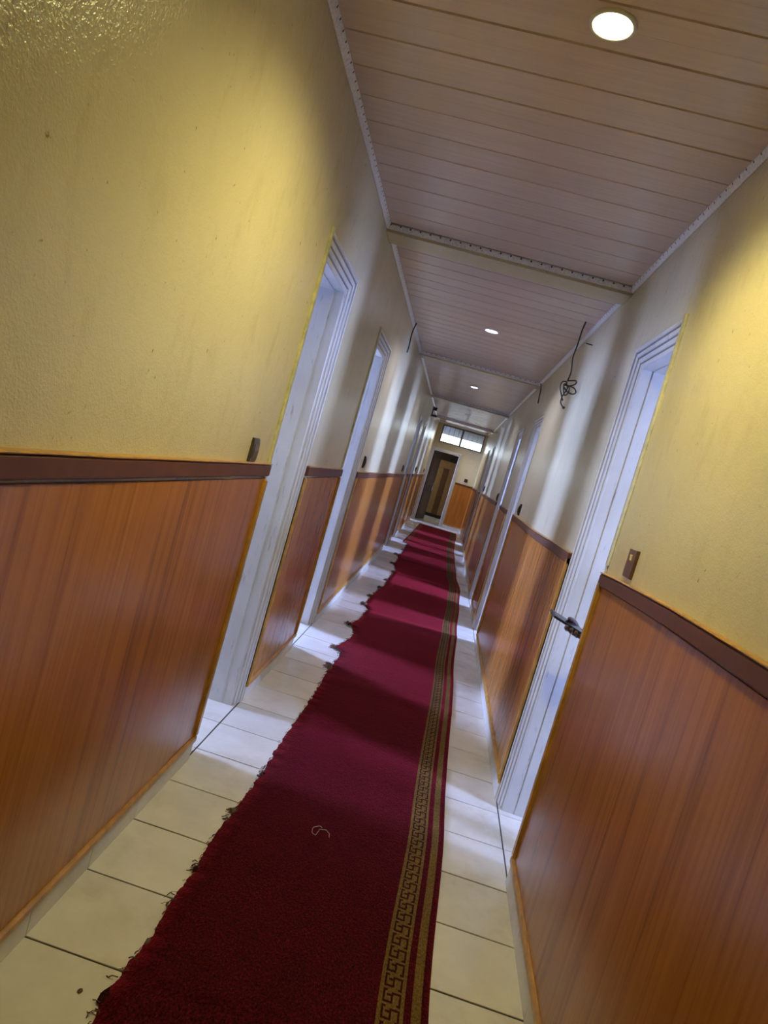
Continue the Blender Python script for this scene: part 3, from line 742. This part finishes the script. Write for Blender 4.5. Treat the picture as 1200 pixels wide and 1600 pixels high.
# phone: long axis u (tip towards -x), width axis w (towards the camera, -y), normal n
tip = Vector((.546, 2.885, .957)); heel = Vector((.692, 2.915, .912))
pu = (heel - tip).normalized(); pw_ = Vector((.12, -1, -.16)); pw_ = (pw_ - pu * pw_.dot(pu)).normalized(); pn = pw_.cross(pu); pn = pn if pn.z > 0 else -pn
ph = empty('mobile_phone', (0, 0, 0)); tag(ph, 'dark mobile phone held in the hand at the right doorway', 'phone')
PMAT = Matrix(((pu.x, pw_.x, pn.x, tip.x), (pu.y, pw_.y, pn.y, tip.y), (pu.z, pw_.z, pn.z, tip.z), (0, 0, 0, 1)))
ph.matrix_world = PMAT
bm = bmesh.new(); box(bm, 0, .152, -.036, .036, -.005, .005, .003); obj('phone_case', bm, MPHONE, ph)
bm = bmesh.new(); box(bm, .005, .147, -.0325, .0325, .0045, .0056, 0); obj('screen', bm, MSCREEN, ph)
P = lambda u, w, h: tuple(PMAT @ Vector((u, w, h)))
J = []; Ed = []
def jv(p, r, prev=None):
    J.append((p, r)); i = len(J) - 1
    if prev is not None: Ed.append((prev, i))
    return i
pel = jv((1.20, 2.62, .93), (.15, .12))
bel = jv((1.20, 2.62, 1.08), (.14, .115), pel); che = jv((1.19, 2.62, 1.28), (.16, .115), bel); nb = jv((1.19, 2.62, 1.43), (.075, .07), che)
nk = jv((1.18, 2.62, 1.52), (.052, .052), nb); h1 = jv((1.165, 2.62, 1.60), (.072, .085), nk); h2 = jv((1.16, 2.62, 1.69), (.078, .095), h1); h3 = jv((1.165, 2.62, 1.755), (.055, .065), h2)
shr = jv((1.17, 2.80, 1.38), .058, che); elr = jv((1.06, 2.93, 1.10), .043, shr); 
fa = jv((.93, 2.935, 1.00), .039, elr); wr = jv(P(.205, -.012, -.012), (.027, .022), fa)
pa = jv(P(.165, -.012, -.020), (.034, .017), wr); pb = jv(P(.125, -.010, -.021), (.036, .015), pa)
for k, (u0, u1, bend) in enumerate(((.088, .062, .0), (.105, .085, .0), (.125, .108, .0), (.145, .131, .0))):
    r = (.0098, .0100, .0096, .0084)[k]
    a = jv(P(u0 + .012, .006, -.017), r * 1.05, pb); b = jv(P((u0 + u1) / 2 + .004, .030, -.017), r, a); c = jv(P(u1 + .003, .047, -.010), r, b); jv(P(u1, .043, .002), r * .85, c)
t1 = jv(P(.150, -.040, -.010), .0135, pa); t2 = jv(P(.128, -.047, .006), .0120, t1); t3 = jv(P(.100, -.034, .014), .0105, t2); jv(P(.080, -.020, .0135), .0085, t3)
shl = jv((1.19, 2.44, 1.38), .058, che); ell = jv((1.21, 2.38, 1.11), .043, shl); wl = jv((1.14, 2.38, .88), .028, ell); hl = jv((1.12, 2.38, .80), (.036, .02), wl); jv((1.11, 2.385, .72), (.026, .014), hl)
for sy in (.095, -.095):
    th = jv((1.20, 2.62 + sy, .82), .088, pel); kn = jv((1.185, 2.62 + sy * 1.05, .49), .058, th); an = jv((1.205, 2.62 + sy * 1.05, .11), .040, kn); jv((1.08, 2.62 + sy * 1.2, .045), (.038, .034), an)
person = skin_mesh('person', J, Ed, MSKIN, None, pel, 2)
tag(person, 'person mostly hidden in the right doorway holding out a dark phone', 'person')
def cloth(name, pts, eds, mt):
    return skin_mesh(name, pts, eds, mt, person, 0, 2)
cloth('shirt', [((1.20, 2.62, .98), (.165, .14)), ((1.20, 2.62, 1.12), (.16, .135)), ((1.19, 2.62, 1.29), (.18, .135)), ((1.19, 2.62, 1.42), (.10, .09)),
                ((1.17, 2.81, 1.37), .075), ((1.10, 2.89, 1.20), .062), ((1.19, 2.43, 1.37), .075), ((1.205, 2.395, 1.20), .062)], [(0, 1), (1, 2), (2, 3), (2, 4), (4, 5), (2, 6), (6, 7)], MSHIRT)
cloth('trousers', [((1.20, 2.62, .94), (.168, .14)), ((1.20, 2.715, .80), .104), ((1.185, 2.72, .49), .078), ((1.205, 2.72, .12), .064), ((1.20, 2.525, .80), .104), ((1.185, 2.52, .49), .078), ((1.205, 2.52, .12), .064)],
      [(0, 1), (1, 2), (2, 3), (0, 4), (4, 5), (5, 6)], MTROU)
bm = bmesh.new(); bmesh.ops.create_uvsphere(bm, u_segments=20, v_segments=12, radius=1)
for v in bm.verts: v.co = Vector((1.175 + v.co.x * .095, 2.62 + v.co.y * .088, 1.715 + v.co.z * .085))
bmesh.ops.delete(bm, geom=[v for v in bm.verts if v.co.z < 1.70 and v.co.x < 1.15], context='VERTS'); obj('hair', bm, MHAIR, person, True)
for sy in (-.032, .032):
    bm = bmesh.new(); bmesh.ops.create_uvsphere(bm, u_segments=10, v_segments=8, radius=.012)
    for v in bm.verts: v.co += Vector((1.088, 2.62 + sy, 1.675))
    obj('eye', bm, MWHITE, person, True)
bm = bmesh.new(); tube(bm, [(1.088, 2.62, 1.68), (1.068, 2.62, 1.645), (1.09, 2.62, 1.632)], [.008, .015, .01], 8); obj('nose', bm, MSKIN, person, True)
bm = bmesh.new(); tube(bm, [(1.094, 2.595, 1.605), (1.082, 2.62, 1.604), (1.094, 2.645, 1.605)], [.004, .008, .004], 8); obj('mouth', bm, MBELLB, person, True)
for sy in (-.085, .085):
    bm = bmesh.new(); tube(bm, [(1.165, 2.62 + sy, 1.69), (1.175, 2.62 + sy * 1.06, 1.665), (1.165, 2.62 + sy, 1.635)], [.008, .015, .008], 8); obj('ear', bm, MSKIN, person, True)
